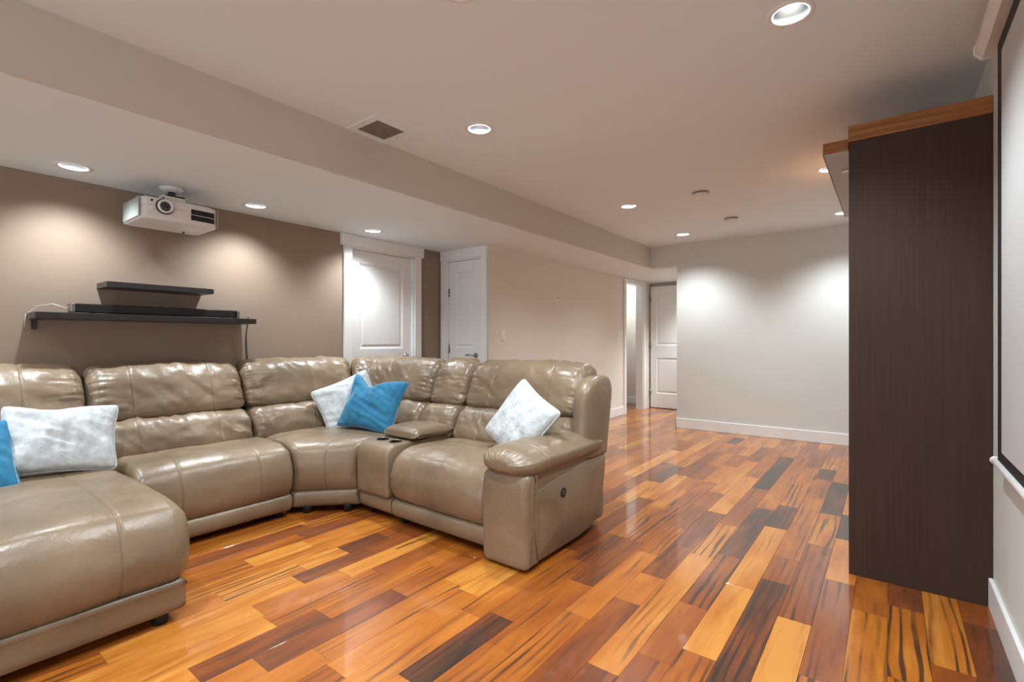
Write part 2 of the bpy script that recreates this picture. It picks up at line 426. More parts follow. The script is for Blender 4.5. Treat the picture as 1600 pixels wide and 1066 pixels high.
# ceilings with a round hole for each can light
HOLE = 0.064
UP = [(-1.915, 2.18), (-1.915, 4.267), (-1.917, 5.78), (-0.300, 2.135), (-0.345, 4.233), (-0.36, 5.76), (-1.20, 1.262),
      (-1.915, 0.15), (-0.32, 0.10), (-1.915, -1.9), (-0.32, -1.9)]  # this row is guessed, added out of view to light the near room
LOW = [(-3.60, 0.687), (-3.60, 1.678), (-3.60, 2.686), (-3.60, -0.32), (-3.60, -1.33), (-2.05, 7.40), (-2.10, 7.78)]  # the pair behind the camera and the last hall can are added for light
def holed(name, loop, holes, z, thick, mat):
    bm = bmesh.new(); edges = []
    def ring(pts):
        vs = [bm.verts.new((x, y, z)) for x, y in pts]
        for i in range(len(vs)): edges.append(bm.edges.new((vs[i], vs[(i + 1) % len(vs)])))
    ring(loop)
    for x, y in holes: ring([(x + HOLE * math.cos(2 * math.pi * k / 32), y + HOLE * math.sin(2 * math.pi * k / 32)) for k in range(32)])
    bmesh.ops.triangle_fill(bm, edges=edges, use_beauty=True)
    r = bmesh.ops.extrude_face_region(bm, geom=list(bm.faces))
    for v in r['geom']:
        if isinstance(v, bmesh.types.BMVert): v.co.z += thick
    return struct(bm_obj(name, bm, mat))
holed('ceiling', [(XB, YN), (XR, YN), (XR, YF), (XB, YF)], UP, ZC, 0.015, 'ceil')
holed('ceiling_lower', [(XL, YN), (XB - .02, YN), (XB - .02, YF), (XB - .02, YF + T), (-0.92, YF + T), (-0.92, YE), (XH, YE), (XH, YD2), (XL, YD2)], LOW, ZL, 0.015, 'ceil')
struct(box('ceiling_side_room', (-5.2, 6.6, ZL), (XH - T, 8.3, ZL + .02), 'ceil'))

# baseboards
BH, BT = 0.125, 0.016
def baseboard(name, a, b):
    """board plus a thin bevelled cap"""
    return struct(box(name, a, b, 'trim', None, 0.004))
baseboard('baseboard_far', (-2.20, YF - BT, 0), (XR - BT, YF, BH))
baseboard('baseboard_far_end', (-2.201, YF - BT, 0), (-2.185, YF + T, BH))
baseboard('baseboard_right', (XR - BT, YN, 0), (XR, 2.864, BH))
baseboard('baseboard_right_far', (XR - BT, 2.906, 0), (XR, YF - BT, BH))
baseboard('baseboard_left', (XL, YN, 0), (XL + BT, D1[0] - .09, BH))
baseboard('baseboard_beige', (XH, YD2 + .01, 0), (XH + BT, D3[0] - .075, BH))
baseboard('baseboard_side_room', (-5.2, 8.3 - BT, 0), (XH - T, 8.3, BH))

# ------------------------------------------------------------------ doors
def panel_door(name, w, h, panels, mat='door'):
    """door slab in local x (width) and z, front towards -y; stiles, rails and raised panels"""
    root = empty(name)
    body = box('slab', (0, 0.012, 0), (w, 0.038, h), mat, root, 0.002)
    xs = 0.105
    st = boxes('stile', [((0, 0, 0), (xs, 0.0125, h))], mat, root, 0.003)
    st2 = boxes('stile', [((w - xs, 0, 0), (w, 0.0125, h))], mat, root, 0.003)
    zs = [0.0]
    for a, b in panels: zs += [a, b]
    zs.append(h)
    for i in range(0, len(zs), 2):
        box('rail', (xs - .001, 0, zs[i]), (w - xs + .001, 0.0125, zs[i + 1]), mat, root, 0.003)
    for a, b in panels:
        # sloped moulding and raised field
        m0, m1 = 0.012, 0.040
        x0, x1 = xs, w - xs
        loops = [((x0, x1, a, b), 0.0025), ((x0 + m0, x1 - m0, a + m0, b - m0), 0.0118), ((x0 + m1 * .7, x1 - m1 * .7, a + m1 * .7, b - m1 * .7), 0.0118), ((x0 + m1, x1 - m1, a + m1, b - m1), 0.005)]
        vs, fs = [], []
        for (p, q, r, s), d in loops: vs += [(p, d, r), (q, d, r), (q, d, s), (p, d, s)]
        for i in range(3):
            for k in range(4): fs.append((i * 4 + k, i * 4 + (k + 1) % 4, i * 4 + 4 + (k + 1) % 4, i * 4 + 4 + k))
        fs.append((12, 13, 14, 15)); vs += [(x0, 0.014, a), (x1, 0.014, a), (x1, 0.014, b), (x0, 0.014, b)]
        for k in range(4): fs.append((k, (k + 1) % 4, 16 + (k + 1) % 4, 16 + k))
        fs.append((16, 17, 18, 19))
        mesh_obj('raised_panel', vs, fs, mat, root)
    return root

def add_handle(root, x, z, d=-1):
    """rose, neck and lever"""
    r = lathe('handle', [(0.0, -0.002), (0.026, -0.002), (0.026, -0.008), (0.012, -0.012), (0.011, -0.045), (0.0, -0.047)], 'metal', root, 24, (x, 0, z), 'Y')
    tube('lever', [(x, -0.042, z), (x + d * .02, -0.046, z), (x + d * .06, -0.046, z + .004), (x + d * .10, -0.044, z - .002)], 0.008, 'metal', r)

def add_hinge(root, x, z):
    h = lathe('hinge', [(0.0, -0.045), (0.007, -0.045), (0.007, 0.045), (0.0, 0.045)], 'hinge', root, 12, (x, -0.004, z), 'Z')
    box('hinge_leaf', (x - .012, -0.002, z - .043), (x + .012, 0.0015, z + .043), 'hinge', h)

two_panel = [(0.24, 0.83), (1.04, 1.84)]
# door 1: brown wall, faces +X.  local x -> world +Y, local -y -> world +X
d1 = panel_door('door_1', D1[1] - D1[0] - .03, 1.96, two_panel)
d1.location = (XL - 0.035, D1[0] + .015, 0.008); d1.rotation_euler = (0, 0, R(90)); struct(d1, 'white two-panel door in the brown wall behind the sofa corner')
add_handle(d1, D1[1] - D1[0] - .10, 0.965, -1)
def casing(name, along, wall, y0, y1, top, sign, w=.085, head=.10, over=.03):
    """flat casing with a wider head; along 'Y': wall plane x=wall facing +x; along 'X': plane y=wall facing -y"""
    t = 0.02
    L_ = [((y0 - w, 0), (y0, top), t), ((y1, 0), (y1 + w, top), t), ((y0 - w - over, top), (y1 + w + over, top + head), t + .006)]
    bm = bmesh.new()
    for (a, z0), (b, z1), tt in L_:
        if along == 'Y': add_box(bm, (wall, a, z0), (wall + tt, b, z1), .003)
        else: add_box(bm, (a, wall - tt, z0), (b, wall, z1), .003)
    # jamb
    for a, b in ((y0, y0 + .014), (y1 - .014, y1)):
        if along == 'Y': add_box(bm, (wall - T, a, 0), (wall + .002, b, top))
        else: add_box(bm, (a, wall - .002, 0), (b, wall + T, top))
    if along == 'Y': add_box(bm, (wall - T, y0, top - .014), (wall + .002, y1, top))
    else: add_box(bm, (y0, wall - .002, top - .014), (y1, wall + T, top))
    return struct(bm_obj(name, bm, 'trim'))
casing('trim_1', 'Y', XL, D1[0], D1[1], DH, 1, head=ZL - DH - .001)
# door 2: closet wall, faces -Y
d2 = panel_door('door_2', D2[1] - D2[0] - .03, 1.96, two_panel)
d2.location = (D2[0] + .015, YD2 + 0.012, 0.008); struct(d2, 'narrow white two-panel closet door between the brown strip and the beige wall')
add_handle(d2, D2[1] - D2[0] - .10, 0.965, -1)
for z in (1.63, 1.03, 0.25): add_hinge(d2, 0.004, z)
casing('trim_2', 'X', YD2, D2[0], D2[1], DH, -1, w=.082, head=ZL - DH - .001, over=.004)
# hall doorway and its open door
casing('trim_3', 'Y', XH, D3[0], D3[1], DH + .05, 1, w=.07, head=.05, over=.006)
d3 = panel_door('door_3', 0.74, 2.02, [(0.24, 0.83), (1.04, 1.90)])
d3.location = (XH + .03, 7.985, 0.01); struct(d3, 'white two-panel door with dark hinges standing open in the hallway')
for z in (1.80, 1.03, 0.26): add_hinge(d3, 0.0, z)
add_handle(d3, 0.67, 0.965, -1)

# ------------------------------------------------------------------ recessed can lights
def spot(name, parent, size, blend, watts, radius=0.03, z=0.03):
    l = bpy.data.lights.new(name, 'SPOT'); l.energy = watts; l.spot_size = R(size); l.spot_blend = blend
    l.shadow_soft_size = radius; l.color = LIGHT_COL
    o = bpy.data.objects.new(name, l); COL.objects.link(o); o.parent = parent; o.location = (0, 0, z)
    return o
can = empty('recessed_light')
lathe('trim_ring', [(HOLE, 0.006), (HOLE - .004, -0.002), (0.074, -0.005), (0.083, -0.003), (0.084, 0.0)], 'ring', can, 40, closed=False).name
rl = lathe('reflector', [(HOLE - .001, 0.002), (0.060, 0.03), (0.054, 0.075), (0.050, 0.115)], 'chrome', can, 40)
# open the caps that lathe closes
for o in can.children:
    bm = bmesh.new(); bm.from_mesh(o.data)
    big = [f for f in bm.faces if len(f.verts) > 4]
    if o.name.startswith('trim_ring'): bmesh.ops.delete(bm, geom=big, context='FACES')
    else:
        low = [f for f in big if f.calc_center_median().z < 0.05]; bmesh.ops.delete(bm, geom=low, context='FACES')
    bm.to_mesh(o.data); bm.free()
lathe('lamp', [(0.0, 0.074), (0.018, 0.075), (0.030, 0.080), (0.036, 0.092), (0.038, 0.112)], 'lamp', can, 32)
spot('wide_beam', can, 126, 0.80, WIDE_W)
spot('narrow_beam', can, 104, 1.0, NARROW_W)
labels_up = ['round recessed ceiling light beside the square vent grille', 'recessed ceiling light left of the first smoke detector, on the main ceiling',
    'small recessed ceiling light nearest the far wall and the bulkhead corner', 'large recessed light at the top of the picture by the projector screen',
    'recessed light glowing beside the front of the bar canopy', 'recessed light at the far end of the bar canopy',
    'recessed light cut by the top edge of the picture, above the sofa', 'added recessed ceiling light above the chaise, out of frame', 'added recessed ceiling light above the camera, out of frame',
    'added recessed ceiling light behind the camera on the bulkhead side, out of frame', 'added recessed ceiling light behind the camera on the screen side, out of frame']
labels_low = ['recessed light in the lowered ceiling left of the projector', 'recessed light in the lowered ceiling right of the projector',
    'recessed light in the lowered ceiling in front of the white door', 'added recessed light in the lowered ceiling above the chaise end, out of frame',
    'added recessed light in the lowered ceiling furthest behind, out of frame', 'recessed light in the hallway ceiling', 'added recessed light in the hallway ceiling right above the open door']
first = True; low_data = {}
for pts, zz, labs, grp in ((UP, ZC, labels_up, 'recessed lights in the main ceiling'), (LOW, ZL, labels_low, 'recessed lights in the lowered ceiling')):
    for (x, y), lab in zip(pts, labs):
        o = can if first else copy_tree(can); first = False
        o.location = (x, y, zz); tag(o, lab, 'ceiling light', grp)
        if zz == ZL and y < 7:
            for ch in o.children:
                if ch.type == 'LIGHT':
                    nm = ch.data.name.split('.')[0] + ' low'
                    if nm not in low_data:
                        low_data[nm] = ch.data.copy(); low_data[nm].energy *= LOW_F; low_data[nm].spot_blend = 0.9
                    ch.data = low_data[nm]
# the lamp of the room seen through the hall doorway
pl = empty('ceiling_lamp', (-3.75, 7.75, ZL)); tag(pl, 'small round ceiling lamp in the side room beyond the doorway', 'ceiling light')
lathe('lamp_shade', [(0.0, -0.06), (0.08, -0.055), (0.12, -0.03), (0.13, 0.0)], 'lamp', pl, 24)
lp = bpy.data.lights.new('side_room_bulb', 'POINT'); lp.energy = 14; lp.shadow_soft_size = 0.06; lp.color = LIGHT_COL
lo = bpy.data.objects.new('side_room_bulb', lp); COL.objects.link(lo); lo.parent = pl; lo.location = (0, 0, -0.13)

# ------------------------------------------------------------------ ceiling vent, smoke detectors
v = empty('air_vent', (-2.385, 1.836, ZC)); tag(v, 'square return air vent with dusty grey grille beside the bulkhead', 'vent')
h, q = 0.144, 0.098
bm = bmesh.new()
for a, b in (((-h, -h), (h, -q)), ((-h, q), (h, h)), ((-h, -q), (-q, q)), ((q, -q), (h, q))): add_box(bm, (a[0], a[1], -0.006), (b[0], b[1], 0.0))
bm_obj('vent_frame', bm, 'ceil', v)
box('filter', (-q, -q, -0.001), (q, q, 0.0), 'vent_in', v)
for i in range(12):
    x = -q + (i + .5) * 2 * q / 12
    box('louvre', (x - .0018, -q, -0.0045), (x + .0018, q, -0.001), 'vent_in', v)
for x, y in ((0, -.122), (0, .122)): lathe('screw', [(0.0, -0.008), (0.004, -0.0075), (0.005, -0.006), (0.005, -0.004)], 'hinge', v, 10, (x, y, 0))
def detector(loc, lab):
    s = empty('smoke_detector', loc)
    lathe('base', [(0.0, 0.0), (0.068, 0.0), (0.068, -0.006), (0.056, -0.008), (0.056, -0.012), (0.0, -0.012)], 'hinge', s, 32)  # dark grey base stands in for the shadow line under the cover
    lathe('cover', [(0.0, -0.0118), (0.060, -0.012), (0.062, -0.022), (0.050, -0.036), (0.025, -0.040), (0.0, -0.040)], 'plate', s, 32)
    lathe('test_button', [(0.010, -0.039), (0.010, -0.043), (0.0, -0.043)], 'ring', s, 12, (0.018, 0.0, 0))
    tag(s, lab, 'smoke detector', 'smoke detectors on the main ceiling')
detector((-1.26, 4.251, ZC), 'white round smoke detector nearer the camera on the main ceiling')
detector((-1.28, 5.323, ZC), 'white round smoke detector nearer the far wall')

# ------------------------------------------------------------------ wall plates on the beige wall
def plate(y, z, w_, h_, name, lab, kind):
    p = empty(name, (XH, y, z)); tag(p, lab, kind)
    box('cover_plate', (0, -w_ / 2, -h_ / 2), (0.006, w_ / 2, h_ / 2), 'plate', p, 0.002)
    return p
s = plate(4.03, 1.18, .075, .118, 'light_switch', 'white rocker light switch beside the closet door', 'switch')
box('rocker', (0.005, -.017, -.033), (0.010, .017, .033), 'plate', s, .0015); box('slot', (0.006, -.012, -.05), (0.0075, .012, -.043), 'hinge', s)
s = plate(6.80, 1.20, .075, .118, 'light_switch', 'white light switch beside the hall doorway', 'switch')
box('rocker', (0.005, -.017, -.033), (0.010, .017, .033), 'plate', s, .0015)
s = plate(4.73, 1.64, .12, .075, 'wall_outlet', 'blank beige outlet plate high on the beige wall', 'outlet')
s.children[0].data.materials[0] = M['beige']
box('insert', (0.005, -.033, -.017), (0.008, .033, .017), 'beige', s, .0015)
s = plate(5.10, 1.645, .075, .075, 'wall_jack', 'small square white jack plate with dark socket on the beige wall', 'outlet')
box('socket', (0.005, -.012, -.010), (0.0075, .020, .010), 'hinge', s)

# ------------------------------------------------------------------ wall shelves, soundbar, cord
sh = empty('wall_shelf', (XL, 1.125, 1.262)); tag(sh, 'long black floating wall shelf holding the soundbar', 'shelf', 'black shelves on the brown wall')
box('board', (0, -.585, -.018), (.245, .585, .018), 'shelf', sh, .002)
for y in (-.555,):
    br = boxes('bracket', [((0.0, y - .012, -.075), (.006, y + .012, -.018)), ((.006, y - .012, -.024), (.13, y + .012, -.018))], 'shelf', sh)
    tube('bracket_brace', [(.006, y, -.070), (.03, y, -.066), (.06, y, -.05), (.10, y, -.022)], .004, 'shelf', br)
s2 = empty('wall_shelf', (XL, 1.145, 1.460)); tag(s2, 'short black floating wall shelf above the soundbar', 'shelf', 'black shelves on the brown wall')
box('board', (0, -.292, -.017), (.215, .292, .017), 'shelf', s2, .002)
for y in (-.2, .2): box('bracket', (0, y - .012, -.075), (.006, y + .012, -.017), 'brown', s2)
sb = empty('soundbar', (XL + .145, 1.16, 1.280)); tag(sb, 'long slim black soundbar on the lower wall shelf', 'soundbar')
box('body', (-.04, -.455, .006), (.035, .455, .058), 'gloss_black', sb, .008, 3)
box('grille', (.0345, -.425, .010), (.037, .425, .054), 'black', sb, .001)
for y in (-.452, .452): box('end_cap', (-.041, y - .012, .005), (.036, y + .012, .059), 'hinge', sb, .006)
for y in (-.36, .36): lathe('foot', [(0.0, 0.0), (.014, 0.0), (.014, .008), (0.0, .008)], 'black', sb, 16, (0, y, 0))
tag(tube('power_cord', [(XL + .10, .70, 1.31), (XL + .06, .64, 1.335), (XL + .03, .58, 1.32), (XL + .014, .535, 1.27), (XL + .012, .53, 1.2)], .0016, 'plate'), 'thin pale cord looping off the left end of the long shelf', 'cord')
tag(tube('black_cord', [(XL + .06, 1.735, 1.30), (XL + .03, 1.742, 1.24), (XL + .02, 1.735, 1.15), (XL + .018, 1.742, 1.05), (XL + .010, 1.755, 0.92), (XL + .008, 1.76, 0.5), (XL + .008, 1.76, .3)], .0045, 'black'), 'black cord hanging down the brown wall from the right shelf end', 'cord')

# ------------------------------------------------------------------ projector under the lowered ceiling
pr = empty('projector', (-3.625, 1.167, ZL)); tag(pr, 'white ceiling-mounted video projector with round lens and black vents', 'projector')
X0p, X1p, Y0p, Y1p, Z0p, Z1p = -.175, .175, -.212, .212, -.245, -.112
# body: rounded plan, bowed front
def proj_body():
    pts = []
    n = 24
    for i in range(n + 1):
        y = Y0p + (Y1p - Y0p) * i / n
        c = (y - (Y0p + Y1p) / 2) / ((Y1p - Y0p) / 2)
        pts.append((X1p - .018 * c * c - .03 * abs(c) ** 12, y))
    pts += [(X0p + .02, Y1p), (X0p, Y1p - .03), (X0p, Y0p + .03), (X0p + .02, Y0p)]
    prof = [(.012, Z0p), (.003, Z0p + .006), (0, Z0p + .02), (0, Z0p + .078), (.0025, Z0p + .0795), (.0025, Z0p + .0815), (0, Z0p + .083), (0, Z1p - .02), (.004, Z1p - .006), (.016, Z1p)]
    vs, fs = [], []
    m = len(pts)
    for ins, z in prof:
        for x, y in pts:
            vs.append((x * (1 - ins / .175), y * (1 - ins / .212), z))
    for i in range(len(prof) - 1):
        for k in range(m): fs.append((i * m + k, i * m + (k + 1) % m, i * m + m + (k + 1) % m, i * m + m + k))
    fs += [tuple(range(m)), tuple(range((len(prof) - 1) * m, len(prof) * m))]
    return mesh_obj('body', vs, fs, 'proj', pr)
proj_body()
LY, LZ = 1.076 - 1.167, 1.927 - ZL
lathe('lens_recess', [(.046, .166), (.047, .177), (.044, .179), (.040, .172), (0.0, .170)], 'black', pr, 40, (0, LY, LZ), 'X')
ln = lathe('lens_barrel', [(.040, .165), (.041, .190), (.038, .194), (.030, .192), (.028, .182), (0.0, .181)], 'ring', pr, 40, (0, LY, LZ), 'X')
lathe('lens_glass', [(.028, .183), (.024, .187), (.014, .190), (0.0, .191)], 'lens', ln, 32, (0, LY, LZ), 'X')
def front_x(y): 
    c = y / ((Y1p - Y0p) / 2); return X1p - .018 * c * c - .03 * abs(c) ** 12
for z0, z1 in ((-.180, -.148), (-.216, -.184)):
    def strip(name, y0, y1, za, zb, d, mat, parent):
        n = 10; vs, fs = [], []
        for k in range(n + 1):
            y = y0 + (y1 - y0) * k / n; x = front_x(y)
            vs += [(x - .006, y, za), (x + d, y, za), (x + d, y, zb), (x - .006, y, zb)]
        for k in range(n):
            for j in range(4): fs.append((k * 4 + j, k * 4 + (j + 1) % 4, k * 4 + 4 + (j + 1) % 4, k * 4 + 4 + j))
        fs += [(0, 1, 2, 3), tuple(range(n * 4, n * 4 + 4))]
        return mesh_obj(name, vs, fs, mat, parent)
    vn = strip('vent', .048, .190, z0, z1, .0012, 'black', pr)
    for i in range(4):
        z = z0 + (i + .5) * (z1 - z0) / 4
        strip('slat', .051, .187, z - .0012, z + .0012, .0024, 'gloss_black', vn)
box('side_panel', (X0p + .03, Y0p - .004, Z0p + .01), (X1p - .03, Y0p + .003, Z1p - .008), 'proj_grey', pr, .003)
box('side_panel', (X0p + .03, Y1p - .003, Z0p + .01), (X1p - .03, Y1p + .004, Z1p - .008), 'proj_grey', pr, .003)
lathe('sensor', [(.007, .155), (.007, .166), (0.0, .167)], 'black', pr, 16, (0, -.155, -.135), 'X')
box('badge', (.168, .005, -.205), (.1745, .030, -.199), 'proj_grey', pr)
box('focus_slot', (-.06, .06, Z0p - .001), (.10, .15, Z0p + .002), 'ring', pr, .0005)
for x, y in ((.13, -.17), (.13, .16), (-.13, 0)):
    lathe('foot', [(0.0, Z1p + .012), (.014, Z1p + .012), (.015, Z1p), (0.0, Z1p - .001)], 'hinge', pr, 16, (x, y, 0))
lathe('mount_plate', [(0.0, 0.0), (.065, 0.0), (.066, -.008), (.055, -.02), (.03, -.026), (0.0, -.026)], 'ring', pr, 32)
lathe('mount_pole', [(0.02, -.02), (.02, -.06), (0.0, -.06)], 'black', pr, 16)
boxes('mount_arm', [((-.06, -.055, -.068), (.06, .055, -.056)), ((-.06, -.055, -.115), (-.05, .055, -.056)), ((.05, -.055, -.115), (.06, .055, -.056))], 'plate', pr, .002)
lathe('latch', [(0.0, Z0p - .012), (.006, Z0p - .010), (.007, Z0p)], 'black', pr, 10, (-.10, .10, 0))

# ------------------------------------------------------------------ projection screen on the right wall
sc = empty('projector_screen', (0.312, 1.2, 2.2)); tag(sc, 'pull-down projector screen with black border and white casing on right wall', 'projector screen')
YS0, YS1 = -1.15, 1.345            # fabric end (relative to the empty)
FX = 0.006
# casing: octagonal tube
cs = [(-.040, .055), (-.046, .045), (-.046, .018), (-.024, -.008), (.010, -.008), (.030, .004), (.030, .055)]
vs, fs = [], []
for y in (YS0 - .06, YS1 + .10):
    vs += [(x, y, z + .03) for x, z in cs]
m = len(cs)
for k in range(m): fs.append((k, (k + 1) % m, m + (k + 1) % m, m + k))
fs += [tuple(range(m)), tuple(range(m, 2 * m))]
mesh_obj('casing', vs, fs, 'screen_case', sc)
vs2, fs2 = [], []
for y in (YS1 + .10, YS1 + .112):
    vs2 += [(x * 1.10, y, z * 1.04 + .029) for x, z in cs]
for k in range(m): fs2.append((k, (k + 1) % m, m + (k + 1) % m, m + k))
fs2 += [tuple(range(m)), tuple(range(m, 2 * m))]
mesh_obj('end_cap', vs2, fs2, 'ring', sc)
ZB = -1.525
box('screen_backing', (FX, YS0, ZB), (FX + .002, YS1, .02), 'screen_blk', sc)
box('screen_fabric', (FX - .001, YS0 + .02, ZB + .045), (FX + .0005, YS1 - .085, -.040), 'screen', sc)
lathe('bottom_bar', [(0.0, YS0 - .02), (.013, YS0 - .018), (.013, YS1 + .045), (.011, YS1 + .05), (0.0, YS1 + .05)], 'screen_case', sc, 20, (FX, 0, ZB - .008), 'Y')
lathe('bar_end_cap', [(.015, YS1 + .043), (.016, YS1 + .055), (.012, YS1 + .062), (0.0, YS1 + .063)], 'ring', sc, 20, (FX, 0, ZB - .008), 'Y')

# ------------------------------------------------------------------ bar end panel with canopy
bar = empty('bar_cabinet', (XR, 2.865, 0)); tag(bar, 'tall dark brown bar end panel with warm wood cap and lit canopy', 'cabinet')
PX0 = -0.156 - XR
box('end_panel', (PX0, 0, 0), (-.001, .040, 2.078), 'wenge', bar, .0015)
box('top_cap', (PX0 - .003, -.003, 2.078), (-.001, .044, 2.153), 'oak', bar, .002)
cn = boxes('canopy', [((-.604, .042, 2.044), (-.001, 1.555, 2.050))], 'canopy', bar)
box('canopy_fascia', (-.611, .040, 2.043), (-.6045, 1.555, 2.106), 'oak_long', cn, .001)
box('canopy_end', (-.604, .040, 2.050), (PX0 - .004, .0449, 2.106), 'oak', cn, .001)
box('canopy_top', (-.604, .045, 2.100), (-.001, 1.55, 2.106), 'oak_long', cn)
for y in (.36, 1.02, 1.42):
    p = lathe('puck_light', [(.040, 2.0445), (.040, 2.040), (.035, 2.038), (.030, 2.040)], 'metal', bar, 24, (-.515, y, 0))
    lathe('puck_lens', [(.030, 2.0405), (.02, 2.0395), (0.0, 2.0395)], 'ring', p, 24, (-.515, y, 0))

# ------------------------------------------------------------------ sectional sofa
def smooth_closed(pts, n):
    """closed Catmull-Rom through pts, resampled evenly to n points"""
    m = len(pts); dense = []
    for i in range(m):
        p0, p1, p2, p3 = (Vector(pts[(i + j - 1) % m]) for j in range(4))
        for k in range(24):
            t = k / 24
            dense.append(0.5 * ((2 * p1) + (p2 - p0) * t + (2 * p0 - 5 * p1 + 4 * p2 - p3) * t * t + (3 * p1 - p0 - 3 * p2 + p3) * t ** 3))
    acc = [0.0]
    for i in range(len(dense)): acc.append(acc[-1] + (dense[(i + 1) % len(dense)] - dense[i]).length)
    out, j = [], 0
    for k in range(n):
        s = acc[-1] * k / n
        while acc[j + 1] < s: j += 1
        f = (s - acc[j]) / max(acc[j + 1] - acc[j], 1e-9)
        out.append(dense[j % len(dense)].lerp(dense[(j + 1) % len(dense)], f))
    return out

def normals2(pts):
    n = len(pts); area = sum(pts[i].x * pts[(i + 1) % n].y - pts[(i + 1) % n].x * pts[i].y for i in range(n))
    s = 1 if area > 0 else -1
    res = []
    for i in range(n):
        t = (pts[(i + 1) % n] - pts[i - 1]).normalized(); res.append(Vector((t.y, -t.x)) * s)
    return res

def loft(name, path, S, prof, parent, r=0.05, n=96, step=0.022, mat='leather', gather=0.0, gl=0.06, gfreq=30, rough=0.004, rscale=5.0, grooves=(), pgroove=(), seed=0.0, crown=0.0, ends=(True, True), drape=0.0, wrinkle=0.0, escale=None):
    """sweep closed profile prof(s)->[(n, z)] along path(s)->((x, y), (dx, dy)); s in [0, S]; rounded ends"""
    ss = set()
    k = max(2, int(S / step))
    for i in range(k + 1): ss.add(round(S * i / k, 5))
    for i in range(1, 8):
        d = r * (1 - math.cos(math.pi / 2 * i / 8)); ss.add(round(d, 5)); ss.add(round(S - d, 5))
    for g in grooves:
        for d in (-.009, -.005, -.0025, 0, .0025, .005, .009): ss.add(round(g + d, 5))
    ss = sorted(x for x in ss if 0 <= x <= S)
    vs, fs = [], []
    rng = random.Random(int(seed * 1000) + 5)
    ph = [rng.uniform(0, 6.28) for _ in range(4)]
    for s in ss:
        P2 = smooth_closed(prof(s), n); N2 = normals2(P2)
        (ox, oy), (dx, dy) = path(s)
        d = min(s if ends[0] else 9, S - s if ends[1] else 9)
        ins = 0.0
        if d < r: ins = r * (1 - math.sqrt(max(0.0, 1 - ((r - d) / r) ** 2)))
        if escale is not None and d < r:
            es = escale[0] if s < S / 2 else escale[1]
            e = es + (1 - es) * math.sqrt(max(0.0, 1 - ((r - d) / r) ** 2)); ins = 0.0
            c2 = Vector((0, 0))
            for p in P2: c2 += p
            c2 /= n; P2 = [c2 + (p - c2) * e for p in P2]
        gr = sum(-.0045 * math.exp(-((s - g) / .004) ** 2) for g in grooves)
        cr = crown * (1 - (2 * s / S - 1) ** 2) - crown
        for i, (p, nn) in enumerate(zip(P2, N2)):
            u = i / n
            x3, y3 = ox + dx * p.x, oy + dy * p.x
            off = -ins + gr + cr * max(0.0, nn.y)
            if gather:
                cu, su = math.cos(2 * math.pi * u) * gfreq * .20, math.sin(2 * math.pi * u) * gfreq * .20
                sd_ = seed + (0 if s < S / 2 else 40)
                wv = 2.4 * (0.35 - abs(noise.noise(Vector((cu * 1.6, su * 1.6, sd_ + d * 6))))*2.0) + 1.1 * noise.noise(Vector((cu * 3.4, su * 3.4, sd_ + d * 9)))
                off += gather * wv * math.exp(-d / gl) * min(1, d / .012)
            q = Vector((x3, y3, p.y)) * rscale + Vector((seed * 17.3, seed * 5.1, 0))
            off += rough * (noise.noise(q) + .5 * noise.noise(q * 2.3))
            if drape: off += drape * max(0.0, nn.x) * noise.noise(Vector((s * 26, p.y * 3.0, seed)))
            if wrinkle:
                w1 = noise.noise(Vector((s * 15 + p.y * 13, p.y * 5 - s * 4, seed * 2.0)))
                off += wrinkle * (1 - 2 * abs(w1)) * (0.35 + 0.65 * max(0.0, noise.noise(Vector((s * 4, p.y * 5, seed + 9))) * 1.6 + .4))
            for (pu, pw, pd) in pgroove:
                off -= pd * math.exp(-((u - pu) / pw) ** 2)
            nx, nz = nn.x * off, nn.y * off
            vs.append((ox + dx * (p.x + nx), oy + dy * (p.x + nx), p.y + nz))
    m = len(ss)
    for a in range(m - 1):
        for i in range(n): fs.append((a * n + i, a * n + (i + 1) % n, (a + 1) * n + (i + 1) % n, (a + 1) * n + i))
    for a in (0, m - 1):
        c = Vector((0, 0, 0))
        for i in range(n): c += Vector(vs[a * n + i])
        vs.append(tuple(c / n)); ci = len(vs) - 1
        for i in range(n): fs.append((a * n + i, a * n + (i + 1) % n, ci))
    return mesh_obj(name, vs, fs, mat, parent, True)

def line(p0, p1, d):
    S = math.hypot(p1[0] - p0[0], p1[1] - p0[1])
    def f(s): return ((p0[0] + (p1[0] - p0[0]) * s / S, p0[1] + (p1[1] - p0[1]) * s / S), d)
    return f, S

sofa = empty('sectional_sofa', (0, 0, 0)); tag(sofa, 'large taupe leather sectional sofa with chaise, corner wedge, console and recliner', 'sofa')
RX, RY = -3.75, 2.78           # ridge lines of the two backs
AC, AR = (-3.25, 2.28), 0.50   # corner arc of the ridge
HEAD = [(-.09, .66), (-.095, .80), (-.075, .93), (0.0, .988), (.085, .965), (.150, .90), (.190, .81), (.222, .72), (.218, .665), (.15, .640), (.03, .638)]
LUMB = [(-.06, .46), (-.06, .60), (.02, .655), (.15, .665), (.235, .655), (.292, .615), (.330, .54), (.345, .47), (.31, .43), (.15, .42)]
head = lambda s: HEAD
lumb = lambda s: LUMB
